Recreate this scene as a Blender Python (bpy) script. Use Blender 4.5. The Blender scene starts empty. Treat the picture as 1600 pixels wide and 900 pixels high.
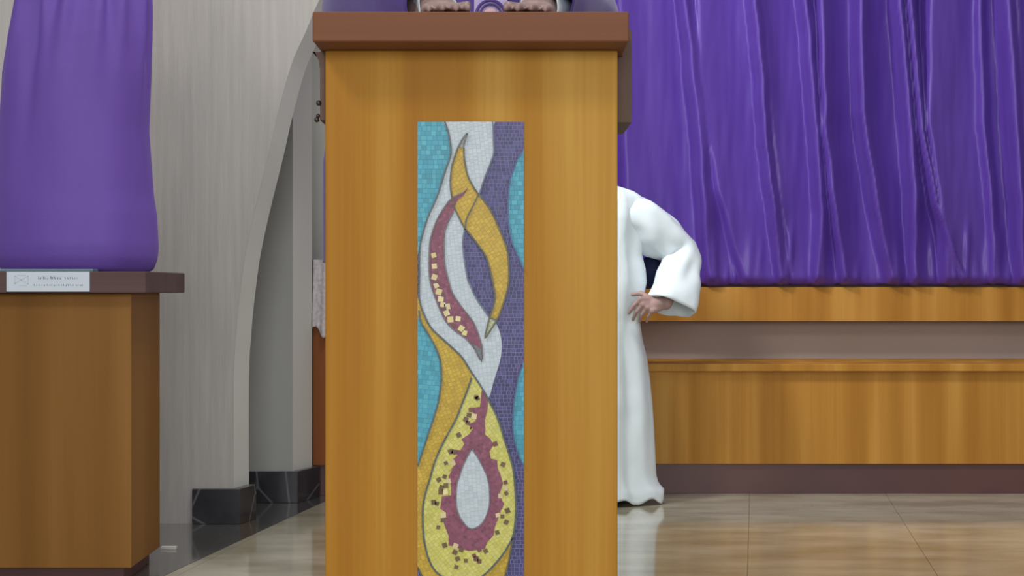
import bpy, bmesh, math, random
from mathutils import Vector, Matrix
from mathutils.noise import noise as pnoise

scene = bpy.context.scene
C = scene.collection
PI = math.pi
F = 2600.0            # focal length in pixels of the 1600 x 900 frame
CZ = 0.75             # camera height above the sanctuary floor

# ---------------------------------------------------------------- camera
cam_d = bpy.data.cameras.new('camera')
cam_d.sensor_width = 36.0
cam_d.lens = F / 1600.0 * 36.0
cam_d.clip_start = 0.05
cam = bpy.data.objects.new('camera', cam_d)
cam.location = (0, 0, CZ)
cam.rotation_euler = (PI / 2, 0, 0)
C.objects.link(cam)
scene.camera = cam

# ---------------------------------------------------------------- world, lamps, exposure
world = bpy.data.worlds.new('world')
scene.world = world
world.use_nodes = True
bg = world.node_tree.nodes['Background']
bg.inputs['Color'].default_value = (0.97, 0.985, 1.0, 1)
bg.inputs['Strength'].default_value = 0.36

def area(name, loc, target, size, power, col=(1, 0.985, 0.96), size_y=None):
    l = bpy.data.lights.new(name, 'AREA')
    l.energy = power
    l.color = col
    l.size = size
    if size_y:
        l.shape = 'RECTANGLE'
        l.size_y = size_y
    o = bpy.data.objects.new(name, l)
    o.location = loc
    d = Vector(target) - Vector(loc)
    o.rotation_euler = d.to_track_quat('-Z', 'Y').to_euler()
    C.objects.link(o)
    return o

area('nave_lamp', (-2.3, -0.3, 4.1), (0.0, 5.2, 0.8), 0.9, 62)
area('added_front_light', (0.6, -6.0, 2.0), (0.0, 4.0, 1.0), 4.5, 350, (0.96, 0.985, 1.0), 2.6)   # added low frontal fill, softens the shadow under the lectern top
sp = bpy.data.lights.new('added_curtain_spot', 'SPOT')  # added spot from the left, brings out the curtain folds
sp.energy = 250
sp.spot_size = math.radians(74)
sp.spot_blend = 0.6
sp.shadow_soft_size = 0.2
sp.color = (0.97, 0.97, 1.0)
so = bpy.data.objects.new('added_curtain_spot', sp)
so.location = (-0.95, 4.5, 3.0)
so.rotation_euler = (Vector((1.9, 6.4, 1.2)) - Vector((-0.95, 4.5, 3.0))).to_track_quat('-Z', 'Y').to_euler()
C.objects.link(so)
area('added_wall_fill', (0.0, 4.0, 3.9), (-0.7, 5.6, 0.8), 0.8, 42)  # added fill that brightens the left wall and its jambs

scene.view_settings.view_transform = 'Standard'
scene.view_settings.look = 'None'
scene.view_settings.gamma = 1.0
scene.view_settings.exposure = -0.10
scene.view_settings.use_curve_mapping = False

# ---------------------------------------------------------------- helpers
def P(px, py, d):
    return Vector(((px - 800) * d / F, d, CZ - (py - 450) * d / F))

def lin(r, g, b):
    f = lambda c: (c / 255 / 12.92) if c / 255 <= 0.04045 else ((c / 255 + 0.055) / 1.055) ** 2.4
    return (f(r), f(g), f(b), 1.0)

def tag(o, label=None, cat=None, group=None, kind=None):
    if label: o['label'] = label
    if cat: o['category'] = cat
    if group: o['group'] = group
    if kind: o['kind'] = kind
    return o

def empty(name, loc, label, cat, group=None):
    o = bpy.data.objects.new(name, None)
    o.location = loc
    o.empty_display_size = 0.05
    C.objects.link(o)
    tag(o, label, cat, group)
    return o

def abs_loc(p):
    v = Vector((0, 0, 0))
    while p:
        v = v + p.location
        p = p.parent
    return v

def link_bm(name, bm, mats, parent=None, smooth=False, recalc=True):
    """bm is in world coordinates; it is shifted so that the object sits at its parent's origin"""
    if recalc:
        bmesh.ops.recalc_face_normals(bm, faces=bm.faces[:])
    me = bpy.data.meshes.new(name)
    off = abs_loc(parent)
    if off.length:
        bmesh.ops.translate(bm, vec=-off, verts=bm.verts[:])
    bm.to_mesh(me)
    bm.free()
    if not isinstance(mats, (list, tuple)):
        mats = [mats]
    for m in mats:
        me.materials.append(m)
    if smooth:
        for p in me.polygons:
            p.use_smooth = True
    o = bpy.data.objects.new(name, me)
    C.objects.link(o)
    if parent:
        o.parent = parent
    return o

def add_box(bm, x0, x1, y0, y1, z0, z1, bev=0.0, seg=2):
    r = bmesh.ops.create_cube(bm, size=1)
    vs = r['verts']
    for v in vs:
        v.co = Vector(((x0 + x1) / 2 + v.co.x * (x1 - x0), (y0 + y1) / 2 + v.co.y * (y1 - y0), (z0 + z1) / 2 + v.co.z * (z1 - z0)))
    if bev:
        es = list({e for v in vs for e in v.link_edges})
        bmesh.ops.bevel(bm, geom=es, offset=bev, segments=seg, affect='EDGES', profile=0.5)

def box(name, x0, x1, y0, y1, z0, z1, mat, parent=None, bev=0.002, seg=2):
    bm = bmesh.new()
    add_box(bm, x0, x1, y0, y1, z0, z1, bev, seg)
    return link_bm(name, bm, mat, parent)

def add_prism(bm, pts, vec, mi=0):
    """closed prism from the 3D polygon pts pushed along vec"""
    vec = Vector(vec)
    a = [bm.verts.new(p) for p in pts]
    b = [bm.verts.new(Vector(p) + vec) for p in pts]
    n = len(a)
    fs = []
    try:
        fs.append(bm.faces.new(a))
        fs.append(bm.faces.new(b[::-1]))
        for i in range(n):
            fs.append(bm.faces.new((a[i], b[i], b[(i + 1) % n], a[(i + 1) % n])))
    except ValueError:
        pass
    for f in fs:
        f.material_index = mi
    return fs

def add_loft(bm, rings, cap0=True, cap1=True, closed=True, mi=0):
    """rings: lists of points, all of one length"""
    vr = [[bm.verts.new(p) for p in r] for r in rings]
    n = len(vr[0])
    for i in range(len(vr) - 1):
        for j in range(n if closed else n - 1):
            f = bm.faces.new((vr[i][j], vr[i][(j + 1) % n], vr[i + 1][(j + 1) % n], vr[i + 1][j]))
            f.material_index = mi
    if cap0: bm.faces.new(vr[0][::-1]).material_index = mi
    if cap1: bm.faces.new(vr[-1]).material_index = mi

def add_cone(bm, a, b, ra, rb, seg=12):
    a, b = Vector(a), Vector(b)
    d = (b - a)
    if d.length < 1e-6: return
    q = d.normalized()
    u = q.orthogonal().normalized()
    w = q.cross(u)
    ring = lambda c, r: [c + (u * math.cos(t) + w * math.sin(t)) * r for t in [2 * PI * k / seg for k in range(seg)]]
    add_loft(bm, [ring(a, ra), ring(b, rb)])

def add_ball(bm, c, r, rot=None, seg=16, rings=10):
    if not isinstance(r, (tuple, list)): r = (r, r, r)
    res = bmesh.ops.create_uvsphere(bm, u_segments=seg, v_segments=rings, radius=1)
    m = Matrix.Translation(Vector(c)) @ (rot.to_4x4() if rot else Matrix.Identity(4)) @ Matrix.Diagonal((r[0], r[1], r[2], 1))
    bmesh.ops.transform(bm, matrix=m, verts=res['verts'])

def catmull(pts, closed=True, sub=3):
    n = len(pts)
    out = []
    rng = range(n) if closed else range(n - 1)
    for i in rng:
        g = (lambda k: pts[k % n]) if closed else (lambda k: pts[max(0, min(n - 1, k))])
        p0, p1, p2, p3 = g(i - 1), g(i), g(i + 1), g(i + 2)
        for s in range(sub):
            t = s / sub
            out.append(tuple(0.5 * (2 * p1[c] + (p2[c] - p0[c]) * t + (2 * p0[c] - 5 * p1[c] + 4 * p2[c] - p3[c]) * t * t
                             + (3 * p1[c] - p0[c] - 3 * p2[c] + p3[c]) * t ** 3) for c in range(len(p1))))
    if not closed: out.append(tuple(pts[-1]))
    return out

def lerp_table(tab, x):
    if x <= tab[0][0]: return tab[0][1]
    for (a, va), (b, vb) in zip(tab, tab[1:]):
        if x <= b:
            return va + (vb - va) * (x - a) / (b - a)
    return tab[-1][1]

def sstep(a, b, x):
    t = max(0.0, min(1.0, (x - a) / (b - a)))
    return t * t * (3 - 2 * t)

# ---------------------------------------------------------------- materials
def mat(name, col, rough=0.5, spec=0.5, metal=0.0, col2=None, scale=(4, 4, 4), detail=3, lo=0.35, hi=0.65,
        bump=0.0, bump_scale=60.0, bump_stretch=(1, 1, 1), coat=0.0, sheen=0.0, sheen_tint=None, attr=None, trans=0.0):
    m = bpy.data.materials.new(name)
    m.use_nodes = True
    nt = m.node_tree
    b = nt.nodes['Principled BSDF']
    b.inputs['Roughness'].default_value = rough
    b.inputs['Specular IOR Level'].default_value = spec
    b.inputs['Metallic'].default_value = metal
    b.inputs['Coat Weight'].default_value = coat
    b.inputs['Coat Roughness'].default_value = 0.15
    b.inputs['Sheen Weight'].default_value = sheen
    b.inputs['Transmission Weight'].default_value = trans
    if sheen_tint: b.inputs['Sheen Tint'].default_value = sheen_tint
    tc = nt.nodes.new('ShaderNodeTexCoord')
    src = None
    if col2:
        mp = nt.nodes.new('ShaderNodeMapping')
        mp.inputs['Scale'].default_value = scale
        nt.links.new(tc.outputs['Object'], mp.inputs['Vector'])
        nz = nt.nodes.new('ShaderNodeTexNoise')
        nz.inputs['Scale'].default_value = 1.0
        nz.inputs['Detail'].default_value = detail
        nt.links.new(mp.outputs['Vector'], nz.inputs['Vector'])
        rp = nt.nodes.new('ShaderNodeValToRGB')
        rp.color_ramp.elements[0].position = lo
        rp.color_ramp.elements[0].color = col
        rp.color_ramp.elements[1].position = hi
        rp.color_ramp.elements[1].color = col2
        nt.links.new(nz.outputs['Fac'], rp.inputs['Fac'])
        src = rp.outputs['Color']
    else:
        b.inputs['Base Color'].default_value = col
    if attr:
        at = nt.nodes.new('ShaderNodeAttribute')
        at.attribute_name = attr
        src = at.outputs['Color']
    if src: nt.links.new(src, b.inputs['Base Color'])
    if bump:
        mp2 = nt.nodes.new('ShaderNodeMapping')
        mp2.inputs['Scale'].default_value = tuple(bump_scale * s for s in bump_stretch)
        nt.links.new(tc.outputs['Object'], mp2.inputs['Vector'])
        n2 = nt.nodes.new('ShaderNodeTexNoise')
        n2.inputs['Scale'].default_value = 1.0
        n2.inputs['Detail'].default_value = 4
        nt.links.new(mp2.outputs['Vector'], n2.inputs['Vector'])
        bp = nt.nodes.new('ShaderNodeBump')
        bp.inputs['Strength'].default_value = bump
        bp.inputs['Distance'].default_value = 0.004
        nt.links.new(n2.outputs['Fac'], bp.inputs['Height'])
        nt.links.new(bp.outputs['Normal'], b.inputs['Normal'])
    return m

def wood(name, dark, mid, light, band=9.0, rough=0.55, horiz=False, coat=0.0):
    """veneer: broad bands across the board with a fine grain along it"""
    m = bpy.data.materials.new(name)
    m.use_nodes = True
    nt = m.node_tree
    b = nt.nodes['Principled BSDF']
    b.inputs['Roughness'].default_value = rough
    b.inputs['Specular IOR Level'].default_value = 0.18
    b.inputs['Coat Weight'].default_value = coat
    b.inputs['Coat Roughness'].default_value = 0.2
    tc = nt.nodes.new('ShaderNodeTexCoord')
    def nz(scale, detail):
        mp = nt.nodes.new('ShaderNodeMapping')
        mp.inputs['Scale'].default_value = scale
        nt.links.new(tc.outputs['Object'], mp.inputs['Vector'])
        n = nt.nodes.new('ShaderNodeTexNoise')
        n.inputs['Scale'].default_value = 1.0
        n.inputs['Detail'].default_value = detail
        nt.links.new(mp.outputs['Vector'], n.inputs['Vector'])
        return n
    s = (0.25, band, band) if horiz else (band, band, 0.35)
    g = (2.0, 160, 160) if horiz else (160, 160, 2.5)
    n1, n2 = nz(s, 2), nz(g, 5)
    mx = nt.nodes.new('ShaderNodeMath')
    mx.operation = 'MULTIPLY_ADD'
    mx.inputs[1].default_value = 0.16
    nt.links.new(n2.outputs['Fac'], mx.inputs[0])
    nt.links.new(n1.outputs['Fac'], mx.inputs[2])
    rp = nt.nodes.new('ShaderNodeValToRGB')
    rp.color_ramp.elements[0].position = 0.42
    rp.color_ramp.elements[0].color = dark
    rp.color_ramp.elements[1].position = 0.76
    rp.color_ramp.elements[1].color = light
    e = rp.color_ramp.elements.new(0.58)
    e.color = mid
    nt.links.new(mx.outputs[0], rp.inputs['Fac'])
    nt.links.new(rp.outputs['Color'], b.inputs['Base Color'])
    return m

M = {}
M['wood_front'] = wood('honey_veneer', lin(164, 108, 30), lin(180, 126, 40), lin(200, 152, 68), 8.0)
M['wood_pedestal'] = wood('amber_veneer', lin(126, 84, 34), lin(137, 93, 40), lin(150, 105, 52), 6.0)
M['wood_bench'] = wood('bench_veneer', lin(160, 108, 38), lin(174, 122, 48), lin(192, 142, 66), 9.0)
M['wood_brown'] = wood('brown_wood', lin(118, 74, 48), lin(128, 83, 58), lin(136, 93, 66), 5.0, horiz=True)
M['wood_dark'] = wood('dark_top_wood', lin(82, 60, 58), lin(92, 70, 68), lin(104, 82, 80), 5.0, rough=0.5, horiz=True)
M['wood_red'] = wood('red_brown_wood', lin(128, 72, 36), lin(140, 80, 42), lin(152, 90, 50), 6.0)
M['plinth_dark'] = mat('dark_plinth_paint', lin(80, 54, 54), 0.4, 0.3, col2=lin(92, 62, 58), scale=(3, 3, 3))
M['hood'] = mat('dull_brown_lacquer', lin(98, 76, 66), 0.6, 0.25, col2=lin(104, 82, 72), scale=(6, 6, 6))
M['purple_satin'] = mat('purple_satin', lin(86, 56, 152), 0.38, 0.4, col2=lin(92, 62, 158), scale=(30, 30, 3), sheen=0.15,
                        sheen_tint=lin(170, 140, 230), bump=0.12, bump_scale=90, bump_stretch=(1, 1, 0.3))
M['purple_cover'] = mat('purple_cover_cloth', lin(106, 76, 164), 0.6, 0.3, col2=lin(111, 81, 170), scale=(8, 8, 3), sheen=0.25,
                        sheen_tint=lin(170, 140, 230), bump=0.1, bump_scale=200)
M['purple_vest'] = mat('dark_purple_vestment', lin(92, 70, 150), 0.6, 0.3, col2=lin(78, 56, 132), scale=(10, 10, 3), sheen=0.3, bump=0.1, bump_scale=200)
M['orphrey'] = mat('lavender_brocade', lin(190, 172, 212), 0.6, 0.3, col2=lin(205, 190, 222), scale=(60, 60, 60))
M['orphrey_rose'] = mat('rose_brocade', lin(232, 190, 196), 0.6, 0.3)
M['alb'] = mat('white_alb_cotton', lin(222, 233, 238), 0.75, 0.2, col2=lin(226, 236, 240), scale=(12, 12, 3), bump=0.08, bump_scale=250)
M['lace'] = mat('white_altar_linen', lin(222, 214, 216), 0.8, 0.2, col2=lin(196, 188, 192), scale=(70, 70, 70), bump=0.5, bump_scale=150)
M['skin'] = mat('brown_skin', lin(160, 130, 124), 0.55, 0.3, col2=lin(168, 140, 134), scale=(20, 20, 20))
M['hair'] = mat('black_hair', lin(30, 24, 22), 0.5, 0.3, bump=0.5, bump_scale=200)
M['gap_fill'] = mat('navy_gap_fill', lin(42, 48, 80), 0.8, 0.2)
M['shoe'] = mat('black_leather', lin(32, 30, 34), 0.35, 0.5)
M['eye'] = mat('eye_white', lin(225, 220, 215), 0.2, 0.5)
M['lip'] = mat('lip_skin', lin(150, 96, 92), 0.5, 0.3)
M['plaster'] = mat('combed_plaster', lin(178, 173, 168), 0.85, 0.2, col2=lin(187, 182, 177), scale=(60, 60, 3), detail=4, bump=0.35, bump_scale=220, bump_stretch=(1, 1, 0.08))
M['lit_plaster'] = mat('smooth_lit_plaster', lin(212, 211, 205), 0.8, 0.2, col2=lin(217, 216, 210), scale=(3, 3, 3))  # lighter plaster tone: the light on the jambs is in the colour
M['shaded_plaster'] = mat('shaded_plaster', lin(166, 166, 162), 0.85, 0.2, col2=lin(172, 172, 168), scale=(3, 3, 3))  # darker plaster tone: the shade on the alcove fin is in the colour
M['back_wall'] = mat('taupe_wall', lin(160, 143, 134), 0.8, 0.2, col2=lin(166, 149, 140), scale=(2, 2, 2))
M['marble'] = mat('beige_polished_marble', lin(168, 160, 134), 0.09, 0.5, col2=lin(206, 199, 174), scale=(3, 7, 5), detail=7, lo=0.36, hi=0.64, bump=0.02, bump_scale=5, coat=0.3)
M['joint'] = mat('grey_joint_mortar', lin(138, 129, 114), 0.5, 0.3)
M['granite_floor'] = mat('dark_polished_granite', lin(84, 84, 80), 0.06, 0.9, col2=lin(98, 98, 92), scale=(30, 30, 30), detail=6, coat=0.8)
M['brass'] = mat('dark_bronze', lin(70, 62, 60), 0.35, 0.5, metal=0.6)
M['label'] = mat('white_card', lin(212, 220, 230), 0.45, 0.4)
M['ink'] = mat('faded_grey_ink', lin(196, 203, 212), 0.6, 0.3)
M['acrylic'] = mat('pale_blue_glass', lin(170, 200, 210), 0.05, 0.5, trans=0.6)
M['cable'] = mat('white_plastic', lin(215, 212, 205), 0.5, 0.4)
M['tessera'] = mat('glass_tessera', (1, 1, 1, 1), 0.42, 0.4, attr='tint')
M['bed'] = mat('mosaic_grout', (1, 1, 1, 1), 0.85, 0.2, attr='tint')
M['dark_edge'] = mat('dark_grey_metal', lin(96, 92, 88), 0.5, 0.4)

# dark baseboard stone with white veins
def vein_stone():
    m = mat('veined_black_granite', lin(48, 48, 52), 0.15, 0.5, col2=lin(60, 60, 64), scale=(9, 9, 9), detail=6)
    nt = m.node_tree
    b = nt.nodes['Principled BSDF']
    rp = next(n for n in nt.nodes if n.type == 'VALTORGB')
    tc = next(n for n in nt.nodes if n.type == 'TEX_COORD')
    v = nt.nodes.new('ShaderNodeTexVoronoi')
    v.feature = 'DISTANCE_TO_EDGE'
    v.inputs['Scale'].default_value = 4.5
    nt.links.new(tc.outputs['Object'], v.inputs['Vector'])
    r2 = nt.nodes.new('ShaderNodeValToRGB')
    r2.color_ramp.elements[0].position = 0.0
    r2.color_ramp.elements[0].color = (0.75, 0.75, 0.75, 1)
    r2.color_ramp.elements[1].position = 0.022
    r2.color_ramp.elements[1].color = (0, 0, 0, 1)
    nt.links.new(v.outputs['Distance'], r2.inputs['Fac'])
    mx = nt.nodes.new('ShaderNodeMix')
    mx.data_type = 'RGBA'
    nt.links.new(r2.outputs['Color'], mx.inputs[0])
    nt.links.new(rp.outputs['Color'], mx.inputs[6])
    mx.inputs[7].default_value = lin(120, 124, 128)
    nt.links.new(mx.outputs[2], b.inputs['Base Color'])
    return m
M['granite'] = vein_stone()

# ================================================================ THE SETTING
# ---- floor: polished tiles, a dark granite border along the stepped wall
BX0, BY0, BX1, BY1 = -0.908, 4.33, -0.668, 5.79        # border line (x, y) pairs
bdx, bdy = BX1 - BX0, BY1 - BY0
def border_x(y): return BX0 + bdx * (y - BY0) / bdy

def clip_line(poly, right=True, off=0.0):
    out = []
    s = lambda p: (p[0] - border_x(p[1]) - off) * (1 if right else -1)
    for i in range(len(poly)):
        a, b = poly[i], poly[(i + 1) % len(poly)]
        sa, sb = s(a), s(b)
        if sa >= 0: out.append(a)
        if (sa >= 0) != (sb >= 0):
            t = sa / (sa - sb)
            out.append((a[0] + (b[0] - a[0]) * t, a[1] + (b[1] - a[1]) * t))
    return out

floor = box('floor', -3.2, 4.2, -0.6, 6.75, -0.16, -0.004, M['joint'], None, 0)
tag(floor, kind='structure')
rnd = random.Random(3)
T = 0.5
for i in range(-9, 10):
    for j in range(-11, 5):
        x0, y0 = 0.665 + i * T, 4.69 + j * T
        g = 0.0007
        q = [(x0 + g, y0 + g), (x0 + T - g, y0 + g), (x0 + T - g, y0 + T - g), (x0 + g, y0 + T - g)]
        ra = -0.145
        q = [(0.665 + (x - 0.665) * math.cos(ra) - (y - 4.69) * math.sin(ra), 4.69 + (x - 0.665) * math.sin(ra) * 0.1 + (y - 4.69) * math.cos(ra)) for x, y in q]
        q = [(min(4.2, max(-3.2, x)), min(6.5, max(-0.6, y))) for x, y in q]
        for right, mt, nm in ((True, M['marble'], 'floor_tile'), (False, M['granite_floor'], 'border_tile')):
            r = clip_line(q, right, 0.0012 if right else -0.0012)
            if len(r) < 3: continue
            A = 0.5 * abs(sum(r[k][0] * r[(k + 1) % len(r)][1] - r[(k + 1) % len(r)][0] * r[k][1] for k in range(len(r))))
            if A < 2e-4: continue
            bm = bmesh.new()
            add_prism(bm, [Vector((x, y, 0.0)) for x, y in r], (0, 0, -0.0038))
            link_bm(nm, bm, mt, floor)

# ---- stepped left wall: two fins with oblique jambs in the lit plaster tone
D1 = 5.30
edge1 = [(365, 830), (365, 600), (369, 520), (374, 467), (383, 400), (398, 329), (420, 240), (433, 182), (455, 102), (478, 49),
         (497, 4), (530, -55), (575, -120), (620, -170)]
e1 = catmull(edge1, closed=False, sub=4)
E = [P(x, y, D1) for x, y in e1]
E[0].z = 0.0
ev = Vector((0.030, 0.12, 0))
top = 3.3
poly = [Vector((-3.2, D1, 0))] + E + [Vector((E[-1].x, D1, top)), Vector((-3.2, D1, top))]
bm = bmesh.new()
add_prism(bm, poly, (0, 0.119, 0))
wl = link_bm('wall_left', bm, M['plaster'])
tag(wl, kind='structure')
# smooth jamb lining of the arch (front edge to oblique back edge)
bm = bmesh.new()
Ef = E + [Vector((E[-1].x, D1, top))]
rings = []
for p in Ef:
    rings.append([p + Vector((0.0004, -0.0008, 0)), p + ev, p + ev + Vector((-0.03, 0.002, 0)), p + Vector((-0.0005, 0.1, 0))])
add_loft(bm, rings)
tag(link_bm('jamb', bm, M['lit_plaster'], wl))
# second fin
D2 = 5.82
X2 = (457 - 800) * D2 / F
f2 = [Vector((-1.6, D2, 0)), Vector((X2, D2, 0)), Vector((X2 + 0.048, D2 + 0.155, 0)), Vector((-1.6, D2 + 0.155, 0))]
bm = bmesh.new()
add_prism(bm, f2, (0, 0, top))
w2 = link_bm('wall_alcove', bm, M['shaded_plaster'])
tag(w2, kind='structure')
bm = bmesh.new()
j2 = [Vector((X2 + 0.0004, D2 - 0.0005, 0)), Vector((X2 + 0.0015, D2 - 0.0005, 0)), Vector((X2 + 0.0495, D2 + 0.155, 0)), Vector((X2 + 0.0484, D2 + 0.155, 0))]
add_prism(bm, j2, (0, 0, top))
link_bm('jamb', bm, M['lit_plaster'], w2)
# the wall between the fins (hidden return) and behind
bm = bmesh.new()
add_box(bm, -1.62, -1.5, D1 + 0.12, D2, 0, top)
tag(link_bm('wall_return', bm, M['shaded_plaster']), kind='structure')
# back wall
box('wall_back', -3.2, 4.2, 6.52, 6.62, 0, top, M['back_wall'], None, 0)['kind'] = 'structure'
box('wall_corner', -1.5, -0.40, 6.36, 6.42, 0, top, M['lit_plaster'], None, 0)['kind'] = 'structure'
# no ceiling is built, so the world light falls in from above; baseboards of veined stone
HB = 0.112
bl = D1 - 0.02
xb0, xb1 = (300 - 800) * bl / F, (375 - 800) * bl / F
bm = bmesh.new()
add_prism(bm, [Vector((xb0, D1, 0)), Vector((xb0, bl, 0)), Vector((xb1, bl, 0)), Vector((xb1 + 0.033, bl + 0.125, 0)), Vector((-0.861, D1 + 0.115, 0)), Vector((-0.8875, D1, 0))], (0, 0, HB))
bmesh.ops.bevel(bm, geom=bm.edges[:], offset=0.0015, segments=1, affect='EDGES')
tag(link_bm('baseboard_left', bm, M['granite']), kind='structure')
bl2 = D2 - 0.018
xc = (465 - 800) * bl2 / F
bm = bmesh.new()
add_prism(bm, [Vector((-1.5, D2, 0)), Vector((-1.5, bl2, 0)), Vector((xc, bl2, 0)), Vector((xc + 0.056, bl2 + 0.173, 0)), Vector((X2 + 0.05, D2 + 0.152, 0)), Vector((X2 + 0.0018, D2, 0))], (0, 0, HB - 0.002))
bmesh.ops.bevel(bm, geom=bm.edges[:], offset=0.0015, segments=1, affect='EDGES')
tag(link_bm('baseboard_alcove', bm, M['granite']), kind='structure')

# ================================================================ LECTERN
LD = 2.70
lx0, lx1 = (508 - 800) * LD / F, (965 - 800) * LD / F
SD = 2.61
st, sb = CZ + 432 * SD / F, CZ + 385 * SD / F
sx0, sx1 = (488 - 800) * SD / F, (983 - 800) * SD / F
lect = empty('lectern', ((lx0 + lx1) / 2, 2.88, 0), 'tall honey-coloured wooden lectern with a mosaic strip of flames and a drop on its front', 'lectern')
box('front_panel', lx0, lx1, LD, LD + 0.022, 0.05, sb - 0.0002, M['wood_front'], lect, 0.003)
for xa, xb in ((lx0, lx0 + 0.02), (lx1 - 0.02, lx1)):
    box('side_panel', xa, xb, LD + 0.022, 3.00, 0.05, sb - 0.0002, M['wood_front'], lect, 0.002)
for z in (0.05, 0.48, 0.86):
    box('shelf', lx0 + 0.02, lx1 - 0.02, LD + 0.022, 2.99, z, z + 0.02, M['wood_front'], lect, 0.002)
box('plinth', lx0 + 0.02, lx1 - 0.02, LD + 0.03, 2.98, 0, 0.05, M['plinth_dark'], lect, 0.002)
bm = bmesh.new()
add_box(bm, sx0, sx1, SD, 3.02, sb, st, 0.003, 3)
tag(link_bm('reading_top', bm, M['wood_brown'], lect), 'thick reddish brown top board')
# dull brown hood cheeks behind the front on both sides
hd = 2.78
rx0, rx1 = lx1 + 0.0005, (987 - 800) * hd / F
hz = CZ + (450 - 191) * hd / F
bm = bmesh.new()
add_prism(bm, [Vector(p) for p in ((rx0, hd, hz), (rx1, hd, hz), (rx1, hd, st - 0.002), (sx1 + 0.0004, hd, st - 0.002), (sx1 + 0.0004, hd, sb - 0.0004), (rx0, hd, sb - 0.0004))], (0, 0.22, 0))
tag(link_bm('hood_panel', bm, M['hood'], lect), 'dull dark brown side cheek')
bd = 2.72
bm = bmesh.new()
pts = [(488, 62), (488.5, 68), (492, 80), (498, 95), (500, 108), (500, 188), (507.5, 188), (507.5, 62)]
pp = [P(x, y, bd) for x, y in pts]
for p in pp: p.z = min(p.z, sb - 0.0004)
add_prism(bm, pp, (0, 0.25, 0))
tag(link_bm('hood_bracket', bm, M['hood'], lect), 'dull dark brown curved bracket')
bm = bmesh.new()
for (x, y, r) in ((498, 161, 4.2), (495, 187, 4.0), (497, 181, 3.2)):
    p = P(x, y, bd - 0.001)
    add_ball(bm, p, (r * bd / F, 0.004, r * bd / F * 1.1), seg=12, rings=8)
link_bm('latch', bm, M['brass'], lect, True)

# ---- the mosaic
board = box('mosaic_panel', (652 - 800) * LD / F, (819 - 800) * LD / F, LD - 0.0012, LD + 0.002, CZ - (935 - 450) * LD / F, CZ - (190 - 450) * LD / F, M['bed'], lect, 0)
ca = board.data.color_attributes.new('tint', 'FLOAT_COLOR', 'CORNER')
for d_ in ca.data: d_.color = lin(150, 120, 100)
X0, X1, Y0, Y1 = 652.5, 818.5, 190.5, 934.5

rnd = random.Random(11)
def sh(poly, cell):
    """Sutherland-Hodgman: polygon poly clipped by the convex cell"""
    out = poly
    n = len(cell)
    for i in range(n):
        ax, ay = cell[i]; bx, by = cell[(i + 1) % n]
        ins = lambda p: (bx - ax) * (p[1] - ay) - (by - ay) * (p[0] - ax)
        res = []
        for k in range(len(out)):
            p, q = out[k - 1], out[k]
            sp, sq = ins(p), ins(q)
            if (sp >= 0) != (sq >= 0):
                t = sp / (sp - sq)
                res.append((p[0] + (q[0] - p[0]) * t, p[1] + (q[1] - p[1]) * t))
            if sq >= 0: res.append(q)
        out = res
        if not out: return out
    return out

def area2(p): return 0.5 * sum(p[k - 1][0] * p[k][1] - p[k][0] * p[k - 1][1] for k in range(len(p)))

def panel_clip(p): return sh(p, [(X0, Y0), (X1, Y0), (X1, Y1), (X0, Y1)])

def put(bm, lay, poly, yb, yf, col):
    q = [poly[0]]
    for p in poly[1:]:
        if abs(p[0] - q[-1][0]) + abs(p[1] - q[-1][1]) > 0.15: q.append(p)
    if len(q) > 1 and abs(q[0][0] - q[-1][0]) + abs(q[0][1] - q[-1][1]) < 0.15: q.pop()
    if len(q) < 3: return
    pts = [Vector(((x - 800) * LD / F, yf, CZ - (y - 450) * LD / F)) for x, y in q]
    for f in add_prism(bm, pts, (0, yb - yf, 0)):
        for l in f.loops: l[lay] = col

def vary(c, v):
    k = 1 + rnd.uniform(-v, v)
    return lin(*[max(0, min(255, ch * k + rnd.uniform(-v, v) * 30)) for ch in c])

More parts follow.
